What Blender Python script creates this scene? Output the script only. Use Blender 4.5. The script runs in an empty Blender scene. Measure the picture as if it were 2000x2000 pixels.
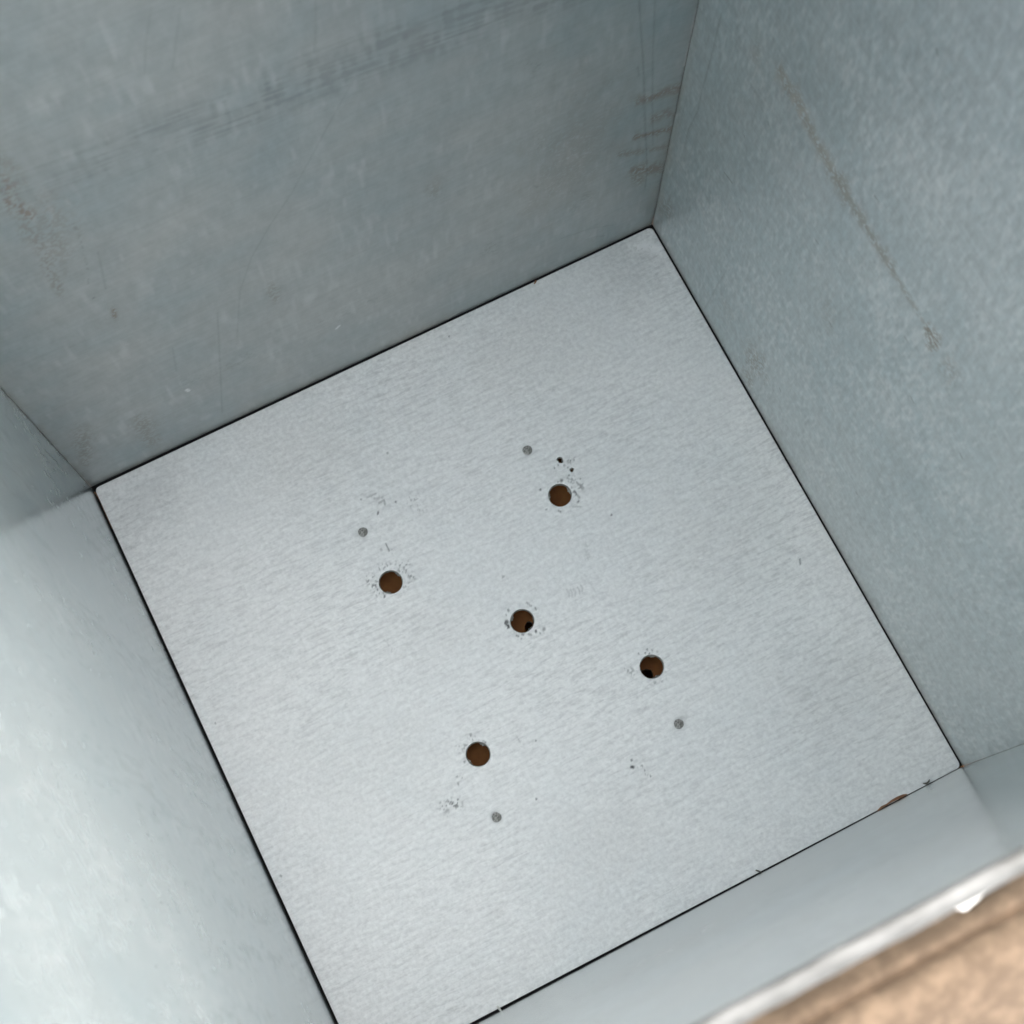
import bpy, math
import numpy as np
from mathutils import Matrix, Vector

S = bpy.context.scene
rng = np.random.default_rng(7)

# ------------------------------------------------------------------ camera
cam_d = bpy.data.cameras.new('camera')
cam = bpy.data.objects.new('camera', cam_d)
S.collection.objects.link(cam)
S.camera = cam
R = ((0.89243681, 0.43466977, -0.12090792),
     (-0.45114249, 0.8628227, -0.22805141),
     (0.00519504, 0.25806818, 0.96611274))
M = Matrix(R).to_4x4()
M.translation = Vector((-0.0737636672, -0.130796222, 0.774499329))
cam.matrix_world = M
cam_d.sensor_width = 36.0
cam_d.lens = 36.0 * 3122.57749 / 2000.0
cam_d.clip_start = 0.01
cam_d.clip_end = 200.0
cam_d.dof.use_dof = True
cam_d.dof.focus_distance = 0.77
cam_d.dof.aperture_fstop = 20.0

# ------------------------------------------------------------------ light
SUN_EL, SUN_AZ = math.radians(38), math.radians(80)      # azimuth from +Y towards +X
world = bpy.data.worlds.new('World')
S.world = world
world.use_nodes = True
wn = world.node_tree
sky = wn.nodes.new('ShaderNodeTexSky')
sky.sky_type = 'NISHITA'
sky.sun_disc = False
sky.sun_elevation = SUN_EL
sky.sun_rotation = SUN_AZ
sky.air_density = 1.0
sky.dust_density = 6.0
sky.ozone_density = 1.0
hs = wn.nodes.new('ShaderNodeHueSaturation')                # thin cloud: a paler, greyer sky
hs.inputs['Saturation'].default_value = 0.31
wn.links.new(sky.outputs[0], hs.inputs['Color'])
bg = wn.nodes['Background']
wn.links.new(hs.outputs[0], bg.inputs[0])
bg.inputs[1].default_value = 0.15
sd = bpy.data.lights.new('sun', 'SUN')
sd.energy = 0.6
sd.angle = math.radians(35)
sd.color = (1.0, 0.97, 0.93)
sun = bpy.data.objects.new('sun', sd)
S.collection.objects.link(sun)
sdir = Vector((math.sin(SUN_AZ) * math.cos(SUN_EL), math.cos(SUN_AZ) * math.cos(SUN_EL), math.sin(SUN_EL)))
sun.rotation_euler = sdir.to_track_quat('Z', 'Y').to_euler()

S.render.engine = 'CYCLES'
S.cycles.max_bounces = 12
S.cycles.diffuse_bounces = 5
S.cycles.glossy_bounces = 10
S.view_settings.view_transform = 'Standard'
S.view_settings.look = 'None'
S.view_settings.gamma = 1.0
S.view_settings.use_curve_mapping = False
S.view_settings.exposure = 1.93

# ------------------------------------------------------------------ helpers
def tag(o, label=None, cat=None, group=None, kind=None):
    if label: o['label'] = label
    if cat: o['category'] = cat
    if group: o['group'] = group
    if kind: o['kind'] = kind
    return o

def link(name, me, mat, parent=None):
    o = bpy.data.objects.new(name, me)
    S.collection.objects.link(o)
    if mat: me.materials.append(mat)
    if parent: o.parent = parent
    return o

def raw_mesh(name, co, quads, cols=None, smooth=None, tris=None):
    """co Nx3, quads Mx4 -> mesh (numpy, quick)"""
    me = bpy.data.meshes.new(name)
    co = np.asarray(co, np.float32); quads = np.asarray(quads, np.int32)
    me.vertices.add(len(co)); me.vertices.foreach_set('co', co.ravel())
    me.loops.add(quads.size); me.loops.foreach_set('vertex_index', quads.ravel())
    me.polygons.add(len(quads))
    me.polygons.foreach_set('loop_start', np.arange(len(quads), dtype=np.int32) * 4)
    if smooth is None: smooth = np.ones(len(quads), bool)
    me.polygons.foreach_set('use_smooth', smooth)
    me.update(calc_edges=True)
    if cols is not None:
        a = me.color_attributes.new('marks', 'FLOAT_COLOR', 'POINT')
        full = np.zeros((len(co), 4), np.float32); full[:, 3] = 1
        full[:len(cols), :3] = cols
        a.data.foreach_set('color', full.ravel())
    return me

def box_part(co_list, q_list, lo, hi):
    n = sum(len(c) for c in co_list)
    x0, y0, z0 = lo; x1, y1, z1 = hi
    co_list.append(np.array([(x0,y0,z0),(x1,y0,z0),(x1,y1,z0),(x0,y1,z0),(x0,y0,z1),(x1,y0,z1),(x1,y1,z1),(x0,y1,z1)]))
    q_list.append(np.array([(0,3,2,1),(4,5,6,7),(0,1,5,4),(1,2,6,5),(2,3,7,6),(3,0,4,7)]) + n)

_G = {}
def vnoise(u, v, su, sv, seed):
    """value noise 0..1 at (u,v) with cell sizes su, sv"""
    if seed not in _G: _G[seed] = np.random.default_rng(seed).random((512, 512))
    g = _G[seed]
    a = u / su + 200.3; b = v / sv + 200.7
    ia = np.floor(a).astype(int); ib = np.floor(b).astype(int)
    fa = a - ia; fb = b - ib
    fa = fa * fa * (3 - 2 * fa); fb = fb * fb * (3 - 2 * fb)
    G = lambda i, j: g[i % 512, j % 512]
    return (G(ia, ib) * (1 - fa) + G(ia + 1, ib) * fa) * (1 - fb) + (G(ia, ib + 1) * (1 - fa) + G(ia + 1, ib + 1) * fa) * fb

# wear and tone marks on each face, millimetres on that face: (kind, width, strength, grain, polyline)
# d = dark scratch, speck, ring or soft darkening, s = brown stain, l = pale rub
MARKS={
 'back':[
  ('d',0.45,0.3,0,[(12.9,262.5),(-0.4,238.7),(-11.8,217.3),(-20.8,200.7),(-32.7,183.2),(-44.1,163.7),(-54.0,137.9),(-62.8,95.1)]),
  ('d',0.5,0.25,0,[(4.0,317.0),(2.5,302.6),(-0.1,288.1)]),
  ('d',0.5,0.25,0,[(-46.6,348.1),(-51.9,332.9),(-56.0,317.2)]),
  ('d',0.5,0.25,0,[(-38.3,342.3),(-47.1,313.7)]),
  ('d',0.45,0.4,0,[(-66.4,127.7),(-76.4,66.5),(-85.0,15.6)]),
  ('d',0.5,0.3,0,[(-90.5,114.5),(-94.2,88.6)]),
  ('d',0.6,0.4,0.5,[(-99.6,251.6),(-100.1,238.8),(-103.7,214.1),(-107.1,199.8)]),
  ('d',0.5,0.3,0,[(-97.3,222.1),(-99.6,207.3),(-102.0,191.8)]),
  ('d',0.5,0.6,0,[(130.9,228.5),(134.6,200.0),(139.7,160.7),(145.1,112.8),(150.3,67.9),(150.9,48.5)]),
  ('d',0.5,0.45,0,[(137.2,183.7),(141.1,142.3),(145.6,104.1)]),
  ('d',0.4,0.55,0,[(138.5,223.2),(141.6,183.8),(145.9,138.5),(150.8,94.0)]),
  ('d',0.4,0.5,0,[(147.8,144.6),(146.0,141.0)]),
  ('d',0.5,0.6,0,[(135.1,176.1),(136.6,167.9)]),
  ('s',3.8,0.55,0.35,[(138.3,145.9),(145.8,142.4),(152.3,142.9),(159.3,139.3)]),
  ('s',3.2,0.45,0.35,[(147.9,121.9),(153.9,122.4),(161.0,113.3)]),
  ('s',2.2,0.6,0.35,[(139.2,111.5),(149.5,107.1),(159.8,103.3)]),
  ('s',2.4,0.4,0.35,[(132.4,101.1),(148.0,91.4),(160.3,86.0)]),
  ('s',5,0.55,0.35,[(141.4,77.2),(150.0,70.4),(160.8,63.2)]),
  ('s',5,0.4,0.35,[(142.7,71.5),(147.6,62.6)]),
  ('s',44,0.2,0.2,[(107.3,123.6)]),
  ('s',8,0.55,0.8,[(-113.1,292.6),(-112.7,289.3)]),
  ('s',6,0.6,0.85,[(-114.5,278.1),(-111.2,266.8)]),
  ('s',5,0.35,0.85,[(-114.9,259.7),(-113.7,245.3),(-115.9,224.1),(-117.2,210.5)]),
  ('s',5,0.25,0.85,[(-109.2,305.9),(-106.7,296.3)]),
  ('s',14,0.25,0.8,[(-106.0,257.7),(-110.8,237.9)]),
  ('d',1.1,1,0,[(-107.9,189.0)]),
  ('s',2.4,0.6,0.6,[(-103.7,171.8),(-104.9,166.1)]),
  ('s',6,0.25,0.5,[(39.3,150.9),(39.2,148.5)]),
  ('s',5,0.3,0.7,[(-40.2,126.1),(-40.9,117.9)]),
  ('s',9,0.3,0.7,[(-120.7,51.6),(-121.7,23.8)]),
  ('s',8,0.3,0.8,[(-146.3,67.1),(-153.7,35.5)]),
  ('d',9,0.25,0.6,[(65.1,65.9),(67.9,60.1)]),
  ('d',6,0.25,0.5,[(111.4,63.1),(118.2,71.2)]),
  ('d',5,0.35,0.85,[(82.9,216.4),(88.8,211.9)]),
  ('d',0.6,0.5,0,[(87.4,110.1),(89.5,106.7)]),
  ('d',0.5,0.35,0,[(105.3,35.7),(120.5,31.9),(134.8,22.8)]),
  ('d',0.5,0.35,0,[(119.6,20.0),(124.3,18.7),(130.8,14.0)]),
  ('d',4,0.3,0.9,[(87.7,181.7),(89.3,143.9)]),
  ('d',7,0.2,0.8,[(-25.6,69.3),(-5.2,66.5),(29.8,67.7)]),
  ('d',8,0.2,0.75,[(-93.0,72.7),(-76.6,66.8),(-58.9,66.7)]),
  ('l',2,0.5,0,[(-94.3,63.2),(-93.8,60.8)]),
  ('l',1.6,0.4,0,[(-17.7,53.5),(-16.1,55.2)]),
  ('l',1.2,0.35,0,[(159.8,202.1),(159.8,175.9),(159.5,158.7)]),
 ],
 'right':[
  ('s',4.6,0.5,0.3,[(102.8,239.1),(96.5,237.3),(88.7,238.0),(79.5,234.9)]),
  ('s',4.2,0.5,0.3,[(79.5,234.9),(70.8,233.1),(60.4,232.1),(49.6,232.1)]),
  ('s',3.2,0.42,0.3,[(49.6,232.1),(36.6,231.7),(24.9,231.5),(15.3,231.7)]),
  ('s',1.7,0.3,0.4,[(15.3,231.7),(3.8,231.5),(-7.7,231.3)]),
  ('s',5,0.6,0.7,[(-8.8,231.1),(-15.5,230.8)]),
  ('s',6,0.22,0.6,[(-23.3,230.2),(-28.1,228.1)]),
  ('s',12,0.35,0.75,[(61.9,31.7),(55.3,36.4)]),
  ('s',7,0.3,0.8,[(61.7,13.2),(55.8,12.0)]),
  ('s',7,0.2,0.3,[(118.0,228.8)]),
  ('s',9,0.3,0.5,[(156.3,25.5),(148.7,36.7)]),
  ('s',10,0.12,0.5,[(90.1,35.3),(84.3,34.2)]),
  ('s',10,0.12,0.5,[(33.4,153.4),(31.0,152.9)]),
  ('d',0.45,0.4,0,[(143.5,220.5),(143.6,183.1),(144.2,162.9),(144.0,142.9),(147.4,120.7),(147.2,103.5)]),
  ('d',0.4,0.25,0,[(153.5,141.6),(154.0,122.1),(153.5,103.0)]),
  ('d',0.7,0.7,0,[(42.4,344.2),(40.8,342.8)]),
  ('d',0.7,0.7,0,[(38.4,252.3),(36.4,252.8)]),
  ('d',0.7,0.7,0,[(54.9,183.4),(52.8,183.6)]),
  ('d',0.7,0.7,0,[(30.3,150.0),(28.3,149.5)]),
  ('d',0.7,0.7,0,[(-2.9,209.6),(-5.3,209.6)]),
  ('d',0.7,0.7,0,[(-20.2,184.1),(-22.4,183.6)]),
  ('d',0.7,0.7,0,[(-50.3,197.1),(-52.2,196.5)]),
  ('d',0.7,0.7,0,[(-27.0,68.7),(-28.1,68.5)]),
  ('d',0.7,0.7,0,[(37.9,47.5),(36.3,46.6)]),
  ('d',0.7,0.7,0,[(100.9,204.0),(99.9,203.0)]),
  ('d',0.7,0.7,0,[(111.6,174.9),(111.0,174.2)]),
  ('d',0.7,0.7,0,[(100.9,125.5),(99.9,125.4)]),
  ('d',0.7,0.7,0,[(117.0,132.6),(110.3,134.4)]),
  ('d',0.8,0.25,0,[(102.4,8.4),(98.7,47.1),(96.5,67.8)]),
  ('d',0.5,0.35,0.6,[(-132.5,13.9),(-143.5,31.6)]),
  ('l',0.8,0.45,0,[(-158.9,7.3),(-158.7,24.8),(-158.9,39.7)]),
 ],
 'left':[
  ('d',0.7,0.6,0.3,[(145.0,105.3),(144.9,95.3),(145.9,81.6),(138.1,87.5)]),
  ('d',0.6,0.5,0,[(143.9,80.9),(143.1,74.9)]),
  ('d',0.6,0.6,0,[(145.4,67.8),(143.3,70.1)]),
  ('d',1.2,0.25,0.5,[(147.0,128.4),(146.8,109.4)]),
  ('d',0.5,0.2,0,[(150.5,152.3),(137.1,169.3)]),
  ('d',3,0.25,0.6,[(151.5,23.8),(148.9,33.9)]),
  ('d',0.6,0.5,0,[(33.0,58.2),(31.3,58.6)]),
  ('d',0.6,0.5,0,[(59.0,42.8),(56.2,46.3)]),
  ('d',0.6,0.5,0,[(-71.1,185.3),(-72.7,186.2)]),
  ('d',0.6,0.5,0,[(-102.3,182.8),(-103.8,183.8)]),
  ('d',0.6,0.5,0,[(9.8,57.5),(7.6,59.1)]),
  ('d',0.6,0.5,0,[(-16.1,189.0),(-18.2,188.3)]),
  ('d',0.6,0.5,0,[(21.5,197.6),(20.6,196.7)]),
 ],
 'near':[
  ('d',1.6,0.13,0.5,[(27.5,366.2),(20.0,366.1),(12.6,366.0),(4.7,374.2),(0.7,364.2),(-9.6,368.6),(-17.8,370.9),(-25.8,375.9),(-32.8,375.8)]),
  ('d',1.3,0.1,0.5,[(38.1,364.5),(28.3,363.5)]),
  ('d',0.7,0.35,0,[(139.6,3.1),(121.5,69.2)]),
 ],
 'floor':[
  ('d',0.6,0.8,0,[(60.8,63.2)]),
  ('d',0.6,0.8,0,[(61.8,62.7)]),
  ('d',0.6,0.8,0,[(57.8,62.0)]),
  ('d',0.6,0.8,0,[(52.7,63.0)]),
  ('d',0.6,0.8,0,[(55.1,63.5)]),
  ('d',0.6,0.8,0,[(58.9,60.1)]),
  ('d',0.6,0.8,0,[(51.0,55.6)]),
  ('d',0.6,0.8,0,[(44.8,41.2)]),
  ('d',0.6,0.8,0,[(44.3,42.0)]),
  ('d',0.6,0.8,0,[(39.2,45.4)]),
  ('d',0.6,0.8,0,[(56.7,52.4)]),
  ('d',0.6,0.8,0,[(59.4,51.1)]),
  ('d',0.6,0.8,0,[(56.1,55.2)]),
  ('d',0.6,0.8,0,[(57.5,56.2)]),
  ('d',0.6,0.8,0,[(61.8,52.0)]),
  ('d',1.6,0.8,0,[(52.8,55.4)]),
  ('d',1,1,0,[(41.2,56.0)]),
  ('d',0.9,1,0,[(67.0,28.2)]),
  ('d',1,0.9,0,[(44.9,41.2)]),
  ('d',5,0.6,0.93,[(61.6,62.7),(63.8,62.3)]),
  ('d',4,0.45,0.8,[(56.3,53.6),(59.7,53.7)]),
  ('d',6,0.55,0.85,[(57.4,49.3),(59.9,48.3)]),
  ('d',3.2,0.8,0.75,[(55.6,46.5),(56.6,46.6)]),
  ('d',0.5,0.6,0,[(56.4,45.7),(56.7,43.4)]),
  ('d',0.6,0.7,0,[(55.8,42.0),(54.9,41.7)]),
  ('d',0.4,0.4,0,[(51.7,40.7),(55.3,38.9)]),
  ('d',4,0.6,0.88,[(-36.5,50.9),(-36.5,44.9)]),
  ('d',7,0.7,0.88,[(-55.3,54.4),(-53.8,45.2)]),
  ('d',5,0.6,0.82,[(-38.8,48.8),(-35.0,44.7)]),
  ('d',4,0.7,0.8,[(-55.1,48.3),(-54.9,45.7)]),
  ('d',2.2,0.6,0.3,[(-40.6,50.5),(-39.9,49.6)]),
  ('d',6,0.5,0.9,[(-48.6,55.8),(-36.0,51.6)]),
  ('d',0.6,0.8,0,[(-52.5,41.9),(-52.8,41.4)]),
  ('d',5,0.35,0.85,[(-42.0,41.7),(-39.2,42.0)]),
  ('d',0.7,0.7,0,[(-40.4,65.6),(-40.5,61.7)]),
  ('d',0.6,0.6,0,[(-43.8,64.3),(-43.7,63.8)]),
  ('d',2.5,0.45,0.7,[(-40.1,61.9),(-39.2,60.8)]),
  ('d',0.6,0.4,0,[(-38.4,91.6),(-35.2,91.6),(-33.6,91.4)]),
  ('d',5,0.25,0.86,[(-35.8,90.3),(-32.9,88.1)]),
  ('d',0.8,0.7,0,[(-41.6,92.0)]),
  ('d',0.6,0.6,0,[(-34.4,86.3),(-31.5,86.4),(-31.9,84.2)]),
  ('d',0.9,1,0,[(-26.6,83.0)]),
  ('d',0.6,0.8,0,[(-36.7,82.2),(-37.4,81.4)]),
  ('d',8,0.45,0.88,[(-19.0,79.4),(-18.8,77.0)]),
  ('d',4,0.3,0.85,[(-17.3,74.8),(-15.6,72.9)]),
  ('d',0.9,0.8,0,[(-1.1,8.3),(-1.1,7.7)]),
  ('d',0.9,0.9,0,[(-5.4,3.1),(-4.7,0.5)]),
  ('d',2,0.8,0.6,[(-4.5,3.3),(-5.0,0.7)]),
  ('d',0.7,0.7,0,[(-3.1,6.4)]),
  ('d',0.8,0.8,0,[(-3.2,-5.1),(-2.5,-5.9)]),
  ('d',0.9,0.8,0,[(-0.5,-5.6),(-0.1,-6.3)]),
  ('d',0.8,0.7,0,[(2.4,-7.1),(3.3,-7.9)]),
  ('d',0.9,0.9,0,[(6.4,-7.2),(6.1,-7.8)]),
  ('d',2.6,0.6,0.7,[(9.8,-6.5),(10.4,-8.4)]),
  ('d',0.7,0.7,0,[(7.7,-9.2)]),
  ('d',0.8,0.7,0,[(11.3,3.2),(11.3,2.2)]),
  ('d',0.5,0.5,0,[(8.7,7.4),(10.0,4.9)]),
  ('d',0.6,0.7,0,[(-1.8,-7.5)]),
  ('d',0.9,0.9,0,[(50.8,-40.1)]),
  ('d',0.8,0.8,0,[(49.2,-41.2)]),
  ('d',0.7,0.8,0,[(52.9,-41.5)]),
  ('d',0.7,0.7,0,[(54.8,-43.2)]),
  ('d',0.8,0.7,0,[(46.1,-40.1)]),
  ('d',0.7,0.7,0,[(50.8,-42.3)]),
  ('d',5,0.45,0.8,[(37.8,-44.5),(39.2,-46.4)]),
  ('d',0.8,0.6,0,[(46.2,-56.4),(46.9,-56.3)]),
  ('d',3,0.4,0.8,[(49.9,-57.0),(50.9,-56.9)]),
  ('d',2.2,0.8,0.2,[(-41.0,-44.3),(-39.6,-46.6)]),
  ('d',4,0.6,0.8,[(-45.1,-39.4),(-44.1,-41.8)]),
  ('d',4,0.6,0.8,[(-50.0,-42.3),(-48.6,-42.6)]),
  ('d',0.8,0.8,0,[(-53.4,-48.8)]),
  ('d',4,0.4,0.85,[(-52.1,-40.9),(-52.6,-43.1)]),
  ('d',0.8,0.9,0,[(-59.8,-53.5)]),
  ('d',0.6,0.7,0,[(-57.9,-55.1)]),
  ('d',0.7,0.7,0,[(-60.7,-56.5),(-60.8,-57.2)]),
  ('d',6,0.75,0.82,[(-71.2,-64.2),(-65.7,-64.5)]),
  ('d',1,0.9,0,[(-67.6,-63.9)]),
  ('d',1,0.8,0,[(-64.2,-63.4)]),
  ('d',0.6,0.7,0,[(-68.7,-62.1)]),
  ('d',0.9,0.9,0,[(-30.6,-80.1)]),
  ('d',0.7,0.8,0,[(-18.1,-55.2)]),
  ('d',0.4,0.4,0,[(-25.6,-49.2),(-25.3,-52.5)]),
  ('d',1,1,0,[(18.8,-84.3)]),
  ('d',1.3,1,0,[(17.3,-87.1),(17.9,-87.6)]),
  ('d',3.5,0.5,0.85,[(21.7,-86.3),(22.3,-92.9)]),
  ('d',0.7,0.8,0,[(23.4,-95.1)]),
  ('d',0.35,0.35,0,[(29.5,4.4),(29.7,2.5),(28.8,0.6)]),
  ('d',0.35,0.35,0,[(30.9,3.7),(31.1,1.8),(30.2,-0.1)]),
  ('d',0.35,0.35,0,[(32.4,3.1),(32.7,1.3),(31.6,-0.5)]),
  ('d',0.35,0.35,0,[(34.7,3.0),(34.9,1.1),(34.1,-0.6)]),
  ('d',0.35,0.35,0,[(36.6,3.2),(36.8,1.7),(35.8,0.0)]),
  ('d',0.4,0.25,0,[(47.0,18.6),(45.9,13.0)]),
  ('d',4,0.2,0.8,[(48.9,20.0),(46.2,15.3)]),
  ('d',0.4,0.12,0,[(41.0,7.0),(41.6,-7.7)]),
  ('d',2,0.35,0.6,[(4.3,24.3),(5.2,22.6)]),
  ('d',5,0.22,0.8,[(-62.5,19.9),(-61.1,15.6)]),
  ('d',5,0.22,0.8,[(-66.1,0.5),(-65.4,-2.7)]),
  ('d',0.7,0.8,0,[(140.2,-34.1),(139.1,-36.5)]),
  ('d',0.8,0.7,0,[(-154.7,-57.4),(-154.5,-58.0)]),
  ('d',0.7,0.6,0,[(-158.9,103.9),(-159.0,103.1)]),
  ('d',0.8,0.6,0,[(-152.8,22.2)]),
  ('d',0.6,0.8,0,[(36.5,150.4)]),
  ('d',0.6,0.8,0,[(-19.2,107.9)]),
  ('l',7,1,0.2,[(145.7,151.0),(150.7,150.2),(155.9,145.0)]),
  ('l',4,0.8,0.1,[(-147.3,149.2)]),
  ('l',5,0.4,0.3,[(-151.3,154.9),(-129.1,151.2)]),
  ('l',3,0.5,0.2,[(155.2,159.0),(157.9,154.3)]),
  ('l',9,0.25,0.4,[(-50.8,57.3),(-39.6,56.2)]),
  ('l',9,0.2,0.4,[(43.0,-38.2),(48.9,-38.7)]),
  ('d',6.6,0.55,0,[(44.8,77.5)]),  # groove shade round each stub, painted as a dark ring
  ('d',6.6,0.55,0,[(-48.0,76.3)]),
  ('d',6.6,0.55,0,[(47.4,-79.2)]),
  ('d',6.6,0.55,0,[(-51.4,-79.2)]),
  ('d',46,0.11,0,[(137.3,150.0),(139.4,142.5)]),  # broad soft darkening around the pale corner patches
  ('d',34,0.1,0,[(-132.9,142.6),(-146.3,137.4)]),
  ('d',30,0.05,0,[(149.8,153.5)]),
  ('s',50,0.05,0.1,[(-66.4,127.1),(-49.7,126.3)]),
  ('s',60,0.05,0.1,[(108.6,-5.8),(125.5,-7.0)]),
  ('s',60,0.04,0.1,[(-100.2,-28.4),(-84.4,-29.6)]),
  ('s',40,0.05,0.1,[(-18.1,-110.5),(-2.3,-111.8)]),
  ('s',45,0.05,0.1,[(60.1,125.0),(77.4,124.2)]),
  ('s',40,0.06,0.1,[(116.1,-96.0),(132.6,-97.3)]),
  ('s',35,0.03,0.1,[(-46.6,14.3),(-30.3,13.3)]),
 ],
}


def paint(key, U, V, res):
    """U,V in mm (flat arrays) -> Nx3 wear masks"""
    out = np.zeros((len(U), 3), np.float32)
    ch = {'d': 0, 's': 1, 'l': 2}
    sp = vnoise(U, V, res * 1.5, res * 1.5, 91)
    sp = np.argsort(np.argsort(sp)) / len(sp)
    for kind, w, st, grain, pts in MARKS[key]:
        soft = kind == 's' or w > 2
        if kind == 's': w *= 1.25; grain *= .6; st = min(.8, st * 1.3)
        h = w / 2
        pad = h * 1.8 / .42 + 2 * res
        P = np.array(pts)
        aq = .42 if (soft and key != 'floor') else 1.0      # rubs and stains on the walls run taller than wide
        sel = np.where((U > P[:,0].min() - pad) & (U < P[:,0].max() + pad) & (V > P[:,1].min() - pad) & (V < P[:,1].max() + pad))[0]
        if not len(sel): continue
        u, v = U[sel], V[sel] * aq
        P = P * (1, aq)
        wob = (vnoise(u, v, 3.0, 3.0, 5) - .5)
        d = np.full(len(sel), 1e9)
        if len(P) == 1:
            d = np.hypot(u - P[0,0], v - P[0,1])
        for a, b in zip(P[:-1], P[1:]):
            e = b - a; L2 = max(e @ e, 1e-9)
            t = np.clip(((u - a[0]) * e[0] + (v - a[1]) * e[1]) / L2, 0, 1)
            d = np.minimum(d, np.hypot(u - a[0] - t * e[0], v - a[1] - t * e[1]))
        if soft:
            d = d * (1 + .9 * wob)
            m = np.exp(-(d / (h * .8)) ** 2.2)
        else:
            hh = max(h, res * .62)
            m = np.clip((hh + res * .5 - d) / res, 0, 1) * min(1, h / hh * 1.5)
            m *= .75 + .5 * vnoise(u, v, 4, 4, 17)
        if key == 'floor': grain *= .93
        if grain > 0:
            m = m * np.clip((sp[sel] - grain * .93) / .07, 0, 1)
        c = ch[kind]
        out[sel, c] = np.maximum(out[sel, c], m * st)
    return np.clip(out, 0, 1)

# ------------------------------------------------------------------ materials
class NT:
    def __init__(s, name):
        s.m = bpy.data.materials.new(name); s.m.use_nodes = True
        s.t = s.m.node_tree; s.b = s.t.nodes['Principled BSDF']
        s.tc = s.t.nodes.new('ShaderNodeTexCoord')
    def n(s, typ, **kw):
        x = s.t.nodes.new(typ)
        for k, v in kw.items(): setattr(x, k, v)
        return x
    def l(s, a, b): s.t.links.new(a, b)
    def noise(s, scale, sc=(1,1,1), detail=3, rough=.5, rot=(0,0,0), dist=0):
        mp = s.n('ShaderNodeMapping'); mp.inputs['Scale'].default_value = sc; mp.inputs['Rotation'].default_value = rot
        s.l(s.tc.outputs['Object'], mp.inputs[0])
        x = s.n('ShaderNodeTexNoise'); x.inputs['Scale'].default_value = scale
        x.inputs['Detail'].default_value = detail; x.inputs['Roughness'].default_value = rough
        x.inputs['Distortion'].default_value = dist
        s.l(mp.outputs[0], x.inputs['Vector'])
        return x.outputs['Fac']
    def math(s, op, a, b=None, c=None):
        x = s.n('ShaderNodeMath', operation=op)
        for i, v in enumerate((a, b, c)):
            if v is None: continue
            if isinstance(v, (int, float)): x.inputs[i].default_value = v
            else: s.l(v, x.inputs[i])
        return x.outputs[0]
    def rng(s, v, a, b, c, d):
        x = s.n('ShaderNodeMapRange'); s.l(v, x.inputs[0])
        for i, k in enumerate((a, b, c, d)): x.inputs[i + 1].default_value = k
        return x.outputs[0]
    def mix(s, f, a, b, mode='MIX'):
        x = s.n('ShaderNodeMix', data_type='RGBA', blend_type=mode)
        for sock, v in ((x.inputs[0], f), (x.inputs[6], a), (x.inputs[7], b)):
            if isinstance(v, (int, float)): sock.default_value = v
            elif isinstance(v, tuple): sock.default_value = v + (1,)
            else: s.l(v, sock)
        return x.outputs[2]

def metal(name, base, tint, metallic, rough, streak, fine=(1,1,1), ripple=(1,1,1), amp=(.10,.08,.08), bump=(.02,.02,.1), spangle=300, dk=.55, mod=False):
    """zinc-coated sheet: rolling streaks, crystal mottle, slow tone clouds, shallow ripples, wear masks"""
    k = NT(name)
    n1 = k.noise(1, streak, 4, .6, dist=.5 if mod else 0)
    if mod:                                  # rolling streaks come and go over the plate
        n1 = k.math('MULTIPLY_ADD', k.math('SUBTRACT', n1, .5), k.rng(k.noise(11, (1,1,1), 2), .35, .65, .25, 1.5), .5)
    n2 = k.noise(spangle, fine, 3, .6)
    n3 = k.noise(9, (1,1,1), 3, .55)
    n4 = k.noise(1, ripple, 2, .5)
    f = k.math('ADD', k.math('ADD', (k.rng(n1, .28, .55, 1 - amp[0] * 1.0, 1 + amp[0] * .35) if mod else k.rng(n1, .3, .7, 1 - amp[0], 1 + amp[0])), k.rng(n2, .3, .7, -amp[1], amp[1])), k.rng(n3, .3, .7, -amp[2], amp[2]))
    cb = k.n('ShaderNodeCombineColor')
    for i in range(3): k.l(f, cb.inputs[i])
    col = k.mix(k.rng(n3, .38, .66, 0, 1), base, tint)
    col = k.mix(k.rng(k.noise(55, (1,1,1), 3), .35, .65, 0, .5), col, tint)
    col = k.mix(1.0, col, cb.outputs[0], 'MULTIPLY')
    at = k.n('ShaderNodeVertexColor', layer_name='marks')
    sep = k.n('ShaderNodeSeparateColor'); k.l(at.outputs[0], sep.inputs[0])
    Rr, G, B = sep.outputs
    col = k.mix(B, col, (.97, .97, .965))
    col = k.mix(G, col, (.265, .215, .165))
    col = k.mix(k.math('MULTIPLY', Rr, dk), col, (.035, .037, .038))
    k.l(col, k.b.inputs['Base Color'])
    w = k.math('ADD', Rr, G)
    k.l(k.math('MULTIPLY', k.math('SUBTRACT', 1.0, k.math('MULTIPLY', w, .7)), metallic), k.b.inputs['Metallic'])
    ro = k.math('ADD', k.rng(n3, .3, .7, rough - .03, rough + .04), k.rng(n2, .3, .7, -.03, .03))
    k.l(k.math('ADD', ro, k.math('MULTIPLY', w, .25)), k.b.inputs['Roughness'])
    h = k.math('ADD', k.math('ADD', k.math('MULTIPLY', n1, bump[0]), k.math('MULTIPLY', n2, bump[1])), k.math('MULTIPLY', n4, bump[2]))
    bp = k.n('ShaderNodeBump'); bp.inputs['Strength'].default_value = 1; bp.inputs['Distance'].default_value = .001
    k.l(h, bp.inputs['Height']); k.l(bp.outputs[0], k.b.inputs['Normal'])
    return k.m

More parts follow.
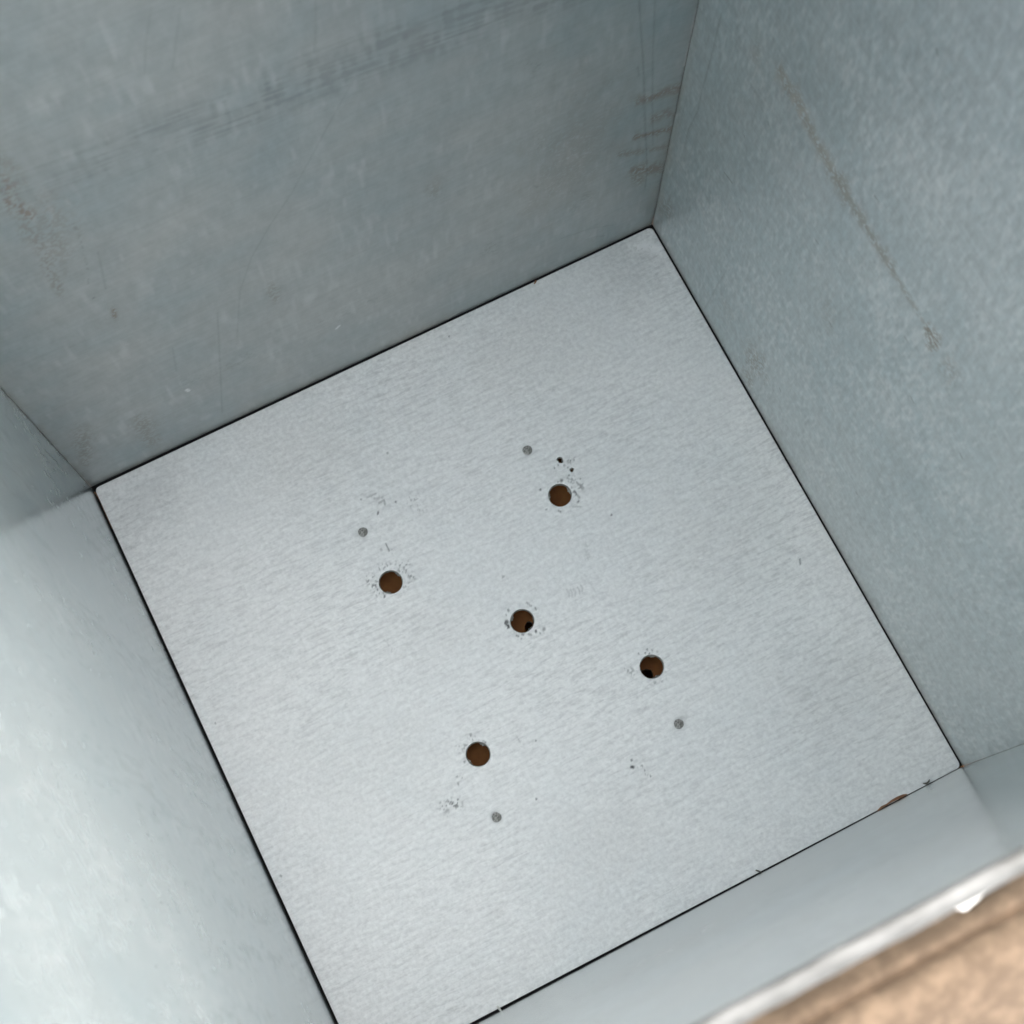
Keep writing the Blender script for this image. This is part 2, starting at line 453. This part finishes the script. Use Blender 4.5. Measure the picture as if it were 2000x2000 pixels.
def simple(name, a, b, scale, rough=.8, metallic=0, sc=(1,1,1), bump=0, detail=4, lo=.35, hi=.65):
    k = NT(name)
    n = k.noise(scale, sc, detail, .6)
    k.l(k.mix(k.rng(n, lo, hi, 0, 1), a, b), k.b.inputs['Base Color'])
    k.b.inputs['Roughness'].default_value = rough; k.b.inputs['Metallic'].default_value = metallic
    if bump:
        bp = k.n('ShaderNodeBump'); bp.inputs['Distance'].default_value = bump
        k.l(n, bp.inputs['Height']); k.l(bp.outputs[0], k.b.inputs['Normal'])
    return k.m

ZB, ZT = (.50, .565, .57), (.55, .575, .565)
M_back_shaded = metal('zinc_back_shaded', (.37,.425,.435), (.435,.45,.44), .68, .40, (45, 1, 420), spangle=230, fine=(1,1,.45), ripple=(150,1,48), amp=(.05,.085,.06), bump=(.014,.03,.16), dk=.42)  # same sheet, base colour darkened to carry the back wall's shade
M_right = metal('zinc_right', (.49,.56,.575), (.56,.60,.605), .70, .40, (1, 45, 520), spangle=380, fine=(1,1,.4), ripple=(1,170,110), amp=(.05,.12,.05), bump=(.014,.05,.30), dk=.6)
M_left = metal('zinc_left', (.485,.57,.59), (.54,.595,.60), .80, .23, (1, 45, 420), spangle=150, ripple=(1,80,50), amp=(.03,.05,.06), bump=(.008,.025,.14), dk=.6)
M_near_lit = metal('zinc_near_lit', (.59,.645,.655), (.63,.655,.65), .80, .22, (45, 1, 420), spangle=230, ripple=(60,1,40), amp=(.015,.025,.03), bump=(.004,.012,.06), dk=.6)  # same sheet, base colour raised to carry the light on this wall
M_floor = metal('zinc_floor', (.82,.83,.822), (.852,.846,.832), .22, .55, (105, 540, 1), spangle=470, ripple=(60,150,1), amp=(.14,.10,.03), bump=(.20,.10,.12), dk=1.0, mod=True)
M_rim = simple('hemmed_zinc', (.25,.25,.24), (.105,.105,.097), 170, .55, .3, (.35,1,1), .0006)
M_edge = simple('cut_edge', (.66,.66,.64), (.42,.41,.38), 900, .45, .6)
M_rivet = simple('rivet_steel', (.50,.49,.46), (.17,.165,.155), 1500, .55, .45, (1,1,1), .0004, 3, .40, .60)
M_gap_shade = simple('gap_shade_black', (.012,.012,.012), (.02,.019,.018), 200, .9)  # near-black colour standing in for shade in the plate gap
M_board = simple('brown_board', (.30,.125,.036), (.22,.085,.022), 140, .85, 0, (1,1,1), .0002)
M_flap = simple('kraft_flap', (.27,.19,.125), (.18,.125,.081), 210, .9, 0, (1,1,1), .0004, 5, .36, .56)
M_ground = simple('pale_ground', (.84,.83,.80), (.76,.75,.72), 14, .9)
M_rust = simple('torn_board', (.33,.16,.09), (.20,.11,.065), 700, .9)
M_chip = simple('pale_chip', (.75,.75,.70), (.62,.62,.58), 900, .6)
M_fibre = simple('dark_fibre', (.16,.14,.10), (.07,.07,.055), 900, .8)

# ------------------------------------------------------------------ the metal box
HX, HY, TOP = .16, .1589, .4812
planter = bpy.data.objects.new('metal_box', None)
planter.location = (0, 0, 0)
S.collection.objects.link(planter)
tag(planter, 'deep square grey zinc-coated metal box seen from above, with drilled holes in its bottom', 'metal box')

def wall(key, mat, res):
    """inner face as a fine grid (carries the wear masks) on a 3.4 mm body"""
    n = {'back': 1, 'near': 1, 'right': 0, 'left': 0}[key]
    half = (HX if n == 1 else HY) * 1e3 - .2
    z0, z1 = .0, TOP * 1e3
    u = np.linspace(-half, half, int(2 * half / res)); v = np.linspace(z0, z1, int((z1 - z0) / res))
    U, V = np.meshgrid(u, v); nu, nv = len(u), len(v)
    U, V = U.ravel(), V.ravel()
    cols = paint(key, U, V, res)
    # the sheets are not dead flat
    bow = (vnoise(U, V, 120, 90, hash_(key)) - .5) * .5
    if key == 'back':                       # a rubbed band of short strokes across the sheet
        c = 272.5 - .1265 * U + 1.5 * np.sin(U / 60)
        dd = V - c
        env = np.exp(-(dd / 15.0) ** 4)
        bars = vnoise(U, V, 2.0, 9, 31); lines = vnoise(U + V * .1, V + .1265 * U, 15, 1.3, 32); cl = vnoise(U, V, 30, 14, 33)
        m = env * np.clip(bars * .7 + lines * .8 + cl * .3 - .70, 0, 1) * 1.55
        m += env * .05
        cols[:, 0] = np.maximum(cols[:, 0], np.clip(m * (.55 + .5 * np.clip((U + 60) / 120, 0, 1)), 0, .6))
        dash = np.clip(vnoise(U, V, 2.2, 9, 41) + vnoise(U, V, 12, 16, 42) * .7 - 1.12, 0, 1)   # pale vertical dashes
        cols[:, 2] = np.maximum(cols[:, 2], dash * .30)
    if key == 'right':
        ln = vnoise(U, V, 40, .8, 51); cl = vnoise(U, V, 45, 30, 52)
        cols[:, 2] = np.maximum(cols[:, 2], np.clip(ln * .6 + cl - 1.12, 0, 1) * .16)
    if key == 'left':                       # faint runs down the sheet and dull patches
        run = np.clip(vnoise(U, V, 5, 70, 91) * .5 + vnoise(U, V, 2.2, 6.5, 92) * .6 - .62, 0, 1)
        cols[:, 0] = np.maximum(cols[:, 0], run * .38)
        cols[:, 2] = np.maximum(cols[:, 2], np.clip(vnoise(U, V, 2.6, 8, 93) * .6 + vnoise(U, V, 20, 45, 94) * .5 - .66, 0, 1) * .5)
    if key == 'near':
        cols[:, 0] = np.maximum(cols[:, 0], np.clip(vnoise(U, V, 3, 9, 95) * .6 + vnoise(U, V, 30, 40, 96) * .5 - .68, 0, 1) * .16)
    if key == 'right':                      # dull and bright zinc patches
        bl = np.clip(vnoise(U + V * .1, V, 1.5, 5.0, 53) * .6 + vnoise(U, V, .9, 2.6, 55) * .35 + vnoise(U, V, 26, 40, 54) * .28 - .62, 0, 1)
        cols[:, 2] = np.maximum(cols[:, 2], bl * .75)
        cols[:, 0] = np.maximum(cols[:, 0], np.clip(vnoise(U + V * .1, V, 1.4, 4.5, 56) * .6 + vnoise(U, V, 9, 18, 57) * .4 - .68, 0, 1) * .6)
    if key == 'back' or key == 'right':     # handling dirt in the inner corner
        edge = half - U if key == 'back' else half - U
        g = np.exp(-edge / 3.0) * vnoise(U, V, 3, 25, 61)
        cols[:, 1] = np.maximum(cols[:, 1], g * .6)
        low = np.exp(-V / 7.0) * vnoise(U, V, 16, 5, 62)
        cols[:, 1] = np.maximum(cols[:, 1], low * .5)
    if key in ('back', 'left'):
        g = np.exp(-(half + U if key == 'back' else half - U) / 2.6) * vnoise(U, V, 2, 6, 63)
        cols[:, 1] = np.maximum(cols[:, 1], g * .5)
    fade = np.clip((half - abs(U)) / 25, 0, 1) * np.clip(V / 25, 0, 1) * np.clip((z1 - V) / 20, 0, 1)
    D = bow * fade                           # mm outward
    i = np.arange((nu - 1) * (nv - 1)); a = (i // (nu - 1)) * nu + i % (nu - 1)
    Q = np.stack([a, a + 1, a + nu + 1, a + nu], 1)
    s = 1 if key in ('back', 'right') else -1
    if n == 1:
        co = np.stack([U, s * (HY * 1e3 + D), V], 1) / 1e3
        if s < 0: Q = Q[:, ::-1]
    else:
        co = np.stack([s * (HX * 1e3 + D), U, V], 1) / 1e3
        if s > 0: Q = Q[:, ::-1]
    cl_, ql = [co], [Q]
    h = half / 1e3
    if n == 1:
        y0, y1 = sorted((s * (HY + .0006), s * (HY + .0034)))
        box_part(cl_, ql, (-h, y0, -.0095), (h, y1, TOP - .0012))
    else:
        x0, x1 = sorted((s * (HX + .0006), s * (HX + .0034)))
        box_part(cl_, ql, (x0, -h, -.0095), (x1, h, TOP - .0012))
    sm = np.zeros(sum(len(q) for q in ql), bool); sm[:len(Q)] = True
    me = raw_mesh('wall_panel', np.concatenate(cl_), np.concatenate(ql), cols, sm)
    return link('wall_panel', me, mat, planter)

def hash_(k): return {'back': 11, 'right': 12, 'left': 13, 'near': 14}[k]

for key, mat, res in (('back', M_back_shaded, .62), ('right', M_right, .62), ('left', M_left, .9), ('near', M_near_lit, .9)):
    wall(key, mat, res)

# unseen outer corner strips, added to keep light from leaking through the seams
for sx in (-1, 1):
    for sy in (-1, 1):
        c, q = [], []
        xs = sorted((sx * (HX - .012), sx * (HX + .0046))); ys = sorted((sy * (HY + .0035), sy * (HY + .0046)))
        box_part(c, q, (xs[0], ys[0], -.0095), (xs[1], ys[1], TOP - .004))
        xs = sorted((sx * (HX + .0035), sx * (HX + .0046))); ys = sorted((sy * (HY - .012), sy * (HY + .00345)))
        box_part(c, q, (xs[0], ys[0], -.0095), (xs[1], ys[1], TOP - .004))
        me = raw_mesh('seam_light_block', np.concatenate(c), np.concatenate(q), None, np.zeros(12, bool))
        link('seam_light_block', me, M_edge, planter)

# near-black bars and strips added under the plate edge as the gap's shade
c, q = [], []
for a, b in (((-HX + .00005, HY - .011), (HX - .00005, HY - .00005)), ((-HX + .00005, -HY + .00005), (HX - .00005, -HY + .011)),
             ((-HX + .00005, -HY + .0111), (-HX + .011, HY - .0111)), ((HX - .011, -HY + .0111), (HX - .00005, HY - .0111))):
    box_part(c, q, (a[0], a[1], -.0085), (b[0], b[1], -.0042))
for a, b in (((-HX, HY - .0001), (HX, HY + .0003)), ((-HX, -HY - .0003), (HX, -HY + .0001)),
             ((-HX - .0003, -HY + .0002), (-HX + .0001, HY - .0002)), ((HX - .0001, -HY + .0002), (HX + .0003, HY - .0002))):
    box_part(c, q, (a[0], a[1], -.0041), (b[0], b[1], -.0002))
link('gap_shade_bars', raw_mesh('gap_shade_bars', np.concatenate(c), np.concatenate(q), None, np.zeros(48, bool)), M_gap_shade, planter)

# rolled rim: wavy hem on all four sides
def rim():
    r = .0020
    cx, cy = HX + .0019, HY + .0019
    pts = []
    n = 360
    for k in range(4):
        a = [(-cx, -cy), (cx, -cy), (cx, cy), (-cx, cy)][k]; b = [(cx, -cy), (cx, cy), (-cx, cy), (-cx, -cy)][k]
        for i in range(n):
            t = i / n; pts.append((a[0] + (b[0] - a[0]) * t, a[1] + (b[1] - a[1]) * t, k, t))
    m = 14; N = len(pts); co = np.zeros((N * m, 3))
    ang = np.linspace(-.35 * math.pi, 1.35 * math.pi, m)
    for i, (x, y, k, t) in enumerate(pts):
        nx, ny = [(0, -1), (1, 0), (0, 1), (-1, 0)][k]
        if t == 0:
            px, py = [(0, -1), (1, 0), (0, 1), (-1, 0)][k - 1]; nx, ny = nx + px, ny + py
        for j, w in enumerate(ang):
            s_ = i * .9e0
            wob = 1 + .10 * (vnoise(np.array([s_]), np.array([j * 1.0]), 5, 2.2, 71)[0] - .5) + .12 * (vnoise(np.array([s_]), np.array([j * 1.0]), 28, 5, 72)[0] - .5)
            rr = r * wob
            o = math.cos(w) * rr
            dz = .0003 * (vnoise(np.array([s_]), np.array([0.0]), 40, 5, 73)[0] - .5)
            co[i * m + j] = (x + nx * o, y + ny * o, TOP - .0016 + math.sin(w) * rr + dz)
    Q = []
    for i in range(N):
        i2 = (i + 1) % N
        for j in range(m - 1):
            Q.append((i * m + j, i2 * m + j, i2 * m + j + 1, i * m + j + 1))
    return raw_mesh('rim', co, Q)
link('rim', rim(), M_rim, planter)

# ---- plates with holes
def plate(name, corners, cell, holes, z_top, thick, mat, key=None, rad=.003, dip=.00012, parent=None, burr=0.0, z_fn=None):
    A, B, C, D = [np.array(p) for p in corners]          # back-left, back-right, front-right, front-left
    n = int(np.linalg.norm(B - A) / cell); 
    s, t = np.meshgrid(np.linspace(0, 1, n + 1), np.linspace(0, 1, n + 1)); s, t = s.ravel(), t.ravel()
    P = (D[None] * (1 - s)[:, None] + C[None] * s[:, None]) * (1 - t)[:, None] + (A[None] * (1 - s)[:, None] + B[None] * s[:, None]) * t[:, None]
    i = np.arange(n * n); a = (i // n) * (n + 1) + i % n
    Q = np.stack([a, a + 1, a + n + 2, a + n + 1], 1)
    # rounded corners
    for Cn, (dx, dy) in ((A, (1, -1)), (B, (-1, -1)), (C, (-1, 1)), (D, (1, 1))):
        cc = Cn + np.array((dx, dy)) * rad
        rel = P - cc
        out = (rel[:, 0] * dx < 0) & (rel[:, 1] * dy < 0)
        d = np.hypot(rel[:, 0], rel[:, 1])
        o = out & (d > rad)
        P[o] = cc + rel[o] / d[o][:, None] * rad
    keep = np.ones(len(Q), bool)
    cen = P[Q].mean(1)
    hinfo = []
    for hi, (hx, hy, r0, jag) in enumerate(holes):
        rr = np.random.default_rng(100 + hi); ph = rr.random(8) * 6.28
        def rad_f(th, ph=ph, r0=r0, jag=jag):
            return r0 * (1 + jag * (np.sin(2 * th + ph[0]) + .7 * np.sin(3 * th + ph[1]) + .6 * np.sin(5 * th + ph[2]) + .5 * np.sin(9 * th + ph[3]) + .4 * np.sin(14 * th + ph[4])))
        rc = cen - (hx, hy)
        inside = np.hypot(rc[:, 0], rc[:, 1]) < rad_f(np.arctan2(rc[:, 1], rc[:, 0]))
        keep &= ~inside
        hinfo.append((hx, hy, r0, rad_f))
    Q = Q[keep]
    E = np.concatenate([Q[:, [0, 1]], Q[:, [1, 2]], Q[:, [2, 3]], Q[:, [3, 0]]])
    Es = np.sort(E, 1); keyE = Es[:, 0].astype(np.int64) * 10**7 + Es[:, 1]
    _, idx, cnt = np.unique(keyE, return_index=True, return_counts=True)
    be = E[idx[cnt == 1]]
    bv = np.unique(be)
    Z = np.full(len(P), z_top)
    hole_of = np.full(len(P), -1)
    for hi, (hx, hy, r0, rf) in enumerate(hinfo):
        rel = P[bv] - (hx, hy); d = np.hypot(rel[:, 0], rel[:, 1])
        k = d < r0 * 1.5 + cell * 1.5
        vs = bv[k]; rel = rel[k]; d = d[k]
        th = np.arctan2(rel[:, 1], rel[:, 0])
        P[vs] = np.stack([hx + np.cos(th) * rf(th), hy + np.sin(th) * rf(th)], 1)
        hole_of[vs] = hi
    U, V = P[:, 0] * 1e3, P[:, 1] * 1e3
    if z_fn is not None: Z = Z + z_fn(P[:, 0], P[:, 1])
    Z[bv] -= dip
    cols = paint(key, U, V, cell * 1e3) if key else None
    if cols is not None: cols[hole_of >= 0] *= .25
    co = np.column_stack([P, Z])
    # skirts with their own vertices
    m = len(co)
    order = {v: m + i for i, v in enumerate(bv)}
    top2 = co[bv].copy(); bot = co[bv].copy(); bot[:, 2] -= thick
    if burr:
        for i, v in enumerate(bv):
            hi = hole_of[v]
            if hi < 0: continue
            hx, hy, r0, rf = hinfo[hi]
            th = math.atan2(P[v, 1] - hy, P[v, 0] - hx)
            k = max(0, math.sin(2 * th + hi * 1.7) + .6 * math.sin(5 * th + hi) - .5)
            sc = 1 - .00045 / r0 - burr * min(1, k) * (.7 + .3 * math.sin(23 * th)) / r0
            bot[i, 0] = hx + (P[v, 0] - hx) * sc; bot[i, 1] = hy + (P[v, 1] - hy) * sc
    nb = len(bv)
    SQ = np.array([(order[b], order[a_], order[a_] + nb, order[b] + nb) for a_, b in be])
    allco = np.concatenate([co, top2, bot])
    sm = np.zeros(len(Q) + len(SQ), bool); sm[:len(Q)] = True
    me = raw_mesh(name, allco, np.concatenate([Q, SQ]), cols, sm)
    o = link(name, me, mat, parent)
    me.materials.append(M_edge)
    mi = np.zeros(len(me.polygons), np.int32); mi[len(Q):] = 1
    me.polygons.foreach_set('material_index', mi)
    return o

big = [(-.0467, .0470), (.0487, .0490), (.0026, .0002), (.0489, -.0486), (-.0459, -.0484)]
holes = [(x, y, .0060, .004) for x, y in big] + [(.05725, .06550, .00165, .10), (.0602, .0582, .00115, .08)]
def dish(x, y):
    z = 0 * x
    for hx, hy in big:
        d = np.hypot(x - hx, y - hy)
        z += .00022 * np.exp(-((d - .0075) / .0035) ** 2)
    z += .0003 * (vnoise(x * 1e3, y * 1e3, 70, 55, 81) - .5)
    return z
plate('bottom_plate', ((-.1588, .1575), (.1590, .1578), (.1592, -.1586), (-.1587, -.1572)), 0.0006, holes, 0, .0016, M_floor, 'floor', .0024, .00015, planter, .0012, dish)

# four round stubs in the bottom plate
def rivet_mesh(seed):
    r = np.random.default_rng(seed)
    n, m = 28, 6; co = [(0, 0, .00030)]
    for j in range(1, m + 1):
        for i in range(n):
            a = 2 * math.pi * i / n; rad = .00248 * j / m * (1 + (.03 * math.sin(3 * a + seed) if j > 3 else 0))
            z = .00030 + r.normal() * .00004 if j < m - 1 else (.00022 if j == m - 1 else -.0002)
            co.append((rad * math.cos(a), rad * math.sin(a), z))
    f = [(0, 1 + i, 1 + (i + 1) % n) for i in range(n)]
    for j in range(m - 1):
        for i in range(n):
            a, b = 1 + j * n + i, 1 + j * n + (i + 1) % n
            f.append((a, a + n, b + n, b))
    me = bpy.data.meshes.new('rivet'); me.from_pydata(co, [], f); me.update()
    return me
for i, (x, y) in enumerate([(.0448, .0775), (-.0480, .0763), (.0474, -.0792), (-.0514, -.0792)]):
    o = link('rivet', rivet_mesh(i), M_rivet, planter); o.location = (x, y, .00005)

# ------------------------------------------------------------------ board under the box
pad = bpy.data.objects.new('cardboard_pad', None); S.collection.objects.link(pad)
tag(pad, 'brown cardboard pad under the metal box, showing through its drilled holes', 'cardboard pad')
pad.location = (0, 0, -.045)
pm = Matrix.Translation((0, 0, .045))
o = plate('top_sheet', ((-.1655, .1645), (.1655, .1645), (.1655, -.1645), (-.1655, -.1645)), .0010,
      [(.0058, -.0021, .0027, .08), (.0465, -.0502, .0034, .10)], -.0138, .0030, M_board, None, .002, 0, pad)
o.location = (0, 0, .045)
c, q = [], []  # unseen skirt and base, added to shut light out below the sheet
for lo, hi in (((-.166, .158, -.045), (.166, .1645, -.0169)), ((-.166, -.1645, -.045), (.166, -.158, -.0169)),
               ((-.166, -.1579, -.045), (-.159, .1579, -.0169)), ((.159, -.1579, -.045), (.166, .1579, -.0169)),
               ((-.1589, -.1579, -.0448), (.1589, .1579, -.042))):
    box_part(c, q, lo, hi)
o = link('blackout_skirt', raw_mesh('blackout_skirt', np.concatenate(c), np.concatenate(q), None, np.zeros(30, bool)), M_board, pad)
o.location = (0, 0, .045)

# ------------------------------------------------------------------ creased board outside the near rim
def flap():
    prof = [(-.1640, .4300), (-.1656, .4322), (-.1672, .4343), (-.1688, .4362), (-.1703, .4377), (-.1716, .4386), (-.1726, .4380), (-.1732, .4362), (-.1736, .4380),
            (-.1742, .4398), (-.1756, .4408), (-.1775, .4410), (-.180, .4400), (-.183, .4375), (-.187, .4335), (-.192, .4275), (-.199, .419), (-.208, .408), (-.219, .394), (-.232, .377)]
    PY = [-p[0] for p in prof]; PZ = [p[1] for p in prof]
    xs = np.linspace(-.26, .075, 480)
    top = []
    for x in xs:
        notch = max(0, .0050 - .75 * (.0140 - x)) if x < .0140 else max(0, .0050 - .155 * (x - .0140))
        for j, (y, z) in enumerate(prof):
            yy = min(y, -.1640 - notch)      # torn-out bite: the edge slides back along the profile
            if yy < y: z = float(np.interp(-yy, PY, PZ))
            amp = min(1, abs(j - 7) / 5)
            zz = z + amp * .0006 * (vnoise(np.array([x * 1e3]), np.array([y * 1e3]), 9, 7, 77)[0] - .5) + .0008 * (vnoise(np.array([x * 1e3]), np.array([0.]), 45, 9, 78)[0] - .5)
            if j < 3: zz -= .0012 * math.exp(-((x - .024) / .005) ** 2) * (1 - j / 5)
            top.append((x, yy, zz))
    n, m = len(xs), len(prof)
    top = np.array(top); bot = top.copy(); bot[:, 2] -= .0028
    co = np.concatenate([top, bot]); N = n * m; Q = []
    for i in range(n - 1):
        for j in range(m - 1):
            a = i * m + j
            Q.append((a, a + 1, a + m + 1, a + m)); Q.append((N + a, N + a + m, N + a + m + 1, N + a + 1))
    for i in range(n - 1):
        for j in (0, m - 1):
            a = i * m + j; qd = (a, a + m, N + a + m, N + a); Q.append(qd if j == 0 else qd[::-1])
    for j in range(m - 1):
        for i in (0, n - 1):
            a = i * m + j; qd = (a, N + a, N + a + 1, a + 1); Q.append(qd if i == 0 else qd[::-1])
    return raw_mesh('flap', co, Q)
sheet = bpy.data.objects.new('cardboard_sheet', None); S.collection.objects.link(sheet)
sheet.location = (-.1, -.175, -.045)
tag(sheet, 'creased light brown cardboard sheet standing outside the near rim of the metal box', 'cardboard sheet')
o = link('flap', flap(), M_flap, sheet); o.location = (.1, .175, .045)
c, q = [], []
box_part(c, q, (-.26, -.1755, -.0448), (-.015, -.1728, .4345))
o = link('upright_board', raw_mesh('upright_board', np.concatenate(c), np.concatenate(q), None, np.zeros(6, bool)), M_flap, sheet); o.location = (.1, .175, .045)

# ------------------------------------------------------------------ bits caught in the gap
def ribbon(name, pts, w, th, mat):
    """thin irregular strip along points"""
    P = [Vector(p) for p in pts]; co = []; f = []
    for i, p in enumerate(P):
        d = (P[min(i + 1, len(P) - 1)] - P[max(i - 1, 0)]).normalized()
        side = d.cross(Vector((0, 0, 1))).normalized() * (w[i] / 2)
        for s_, z in ((-1, 0), (1, 0), (1, th), (-1, th)):
            co.append(p + side * s_ + Vector((0, 0, z)))
    for i in range(len(P) - 1):
        for k in range(4):
            a, b = i * 4 + k, i * 4 + (k + 1) % 4
            f.append((a, b, b + 4, a + 4))
    e = (len(P) - 1) * 4
    f += [(3, 2, 1, 0), (e, e + 1, e + 2, e + 3)]
    base = P[0].copy()
    me = bpy.data.meshes.new(name); me.from_pydata([tuple(v - base) for v in co], [], f); me.update()
    o = link(name, me, mat); o.location = base
    return o
o = ribbon('cardboard_scrap', [(.1125,-.15855,.0001),(.1150,-.1580,.0004),(.1180,-.1580,.0006),(.1210,-.1576,.0007),(.1240,-.1577,.0007),(.1270,-.1579,.0006),(.1290,-.1582,.0003)],
       [.0004,.0010,.0007,.0010,.0014,.0012,.0003], .0005, M_rust)
tag(o, 'long orange-brown cardboard sliver poking from the gap along the near edge of the plate', 'scrap')
o = ribbon('cardboard_scrap', [(-.1597,.1563,-.0020),(-.1590,.1545,-.0014),(-.1589,.1525,-.0012),(-.1590,.1500,-.0016)], [.0005,.0010,.0006,.0003], .0005, M_rust)
tag(o, 'tiny orange cardboard scrap in the gap at the rounded far left corner of the plate', 'scrap')
o = ribbon('cardboard_scrap', [(-.1592,.1490,-.0022),(-.1591,.1430,-.0018),(-.1592,.1350,-.0022)], [.0003,.0004,.0003], .0003, M_rust)
tag(o, 'thin orange-brown fibre lying in the gap below the rounded far left corner', 'fibre')
o = ribbon('pale_chip', [(-.0899,-.1561,.0003),(-.0895,-.1575,.0006),(-.0892,-.1590,.0002)], [.0009,.0011,.0008], .0003, M_chip)
tag(o, 'small pale chip bridging the black gap at the near edge of the plate', 'chip')
o = ribbon('dark_fibre', [(.0470,-.1565,.0002),(.0476,-.1573,.0008),(.0484,-.1580,.0006),(.0490,-.1588,.0004)], [.0006,.0007,.0005,.0003], .0004, M_fibre)
tag(o, 'short black fibre crossing the gap midway along the near edge of the plate', 'fibre')
o = ribbon('dark_fibre', [(.1385,-.1572,.0002),(.1398,-.1580,.0007),(.1412,-.1577,.0008),(.1422,-.1570,.0003)], [.0004,.0009,.0008,.0003], .0004, M_fibre)
tag(o, 'small grey-brown tuft of fibre at the gap close to the near right corner', 'fibre')
o = ribbon('cardboard_crumb', [(.0890,.1566,-.0001),(.0900,.1572,.0002),(.0908,.1577,.0001)], [.0005,.0009,.0005], .0005, M_rust)
tag(o, 'tiny reddish crumb on the far edge of the plate near the far right corner', 'crumb')

# ------------------------------------------------------------------ ground
me = bpy.data.meshes.new('ground'); s_ = 60
me.from_pydata([(-s_, -s_, -.045), (s_, -s_, -.045), (s_, s_, -.045), (-s_, s_, -.045)], [], [(0, 1, 2, 3)])
tag(link('ground', me, M_ground), 'pale sunlit ground under the metal box', None, None, 'structure')
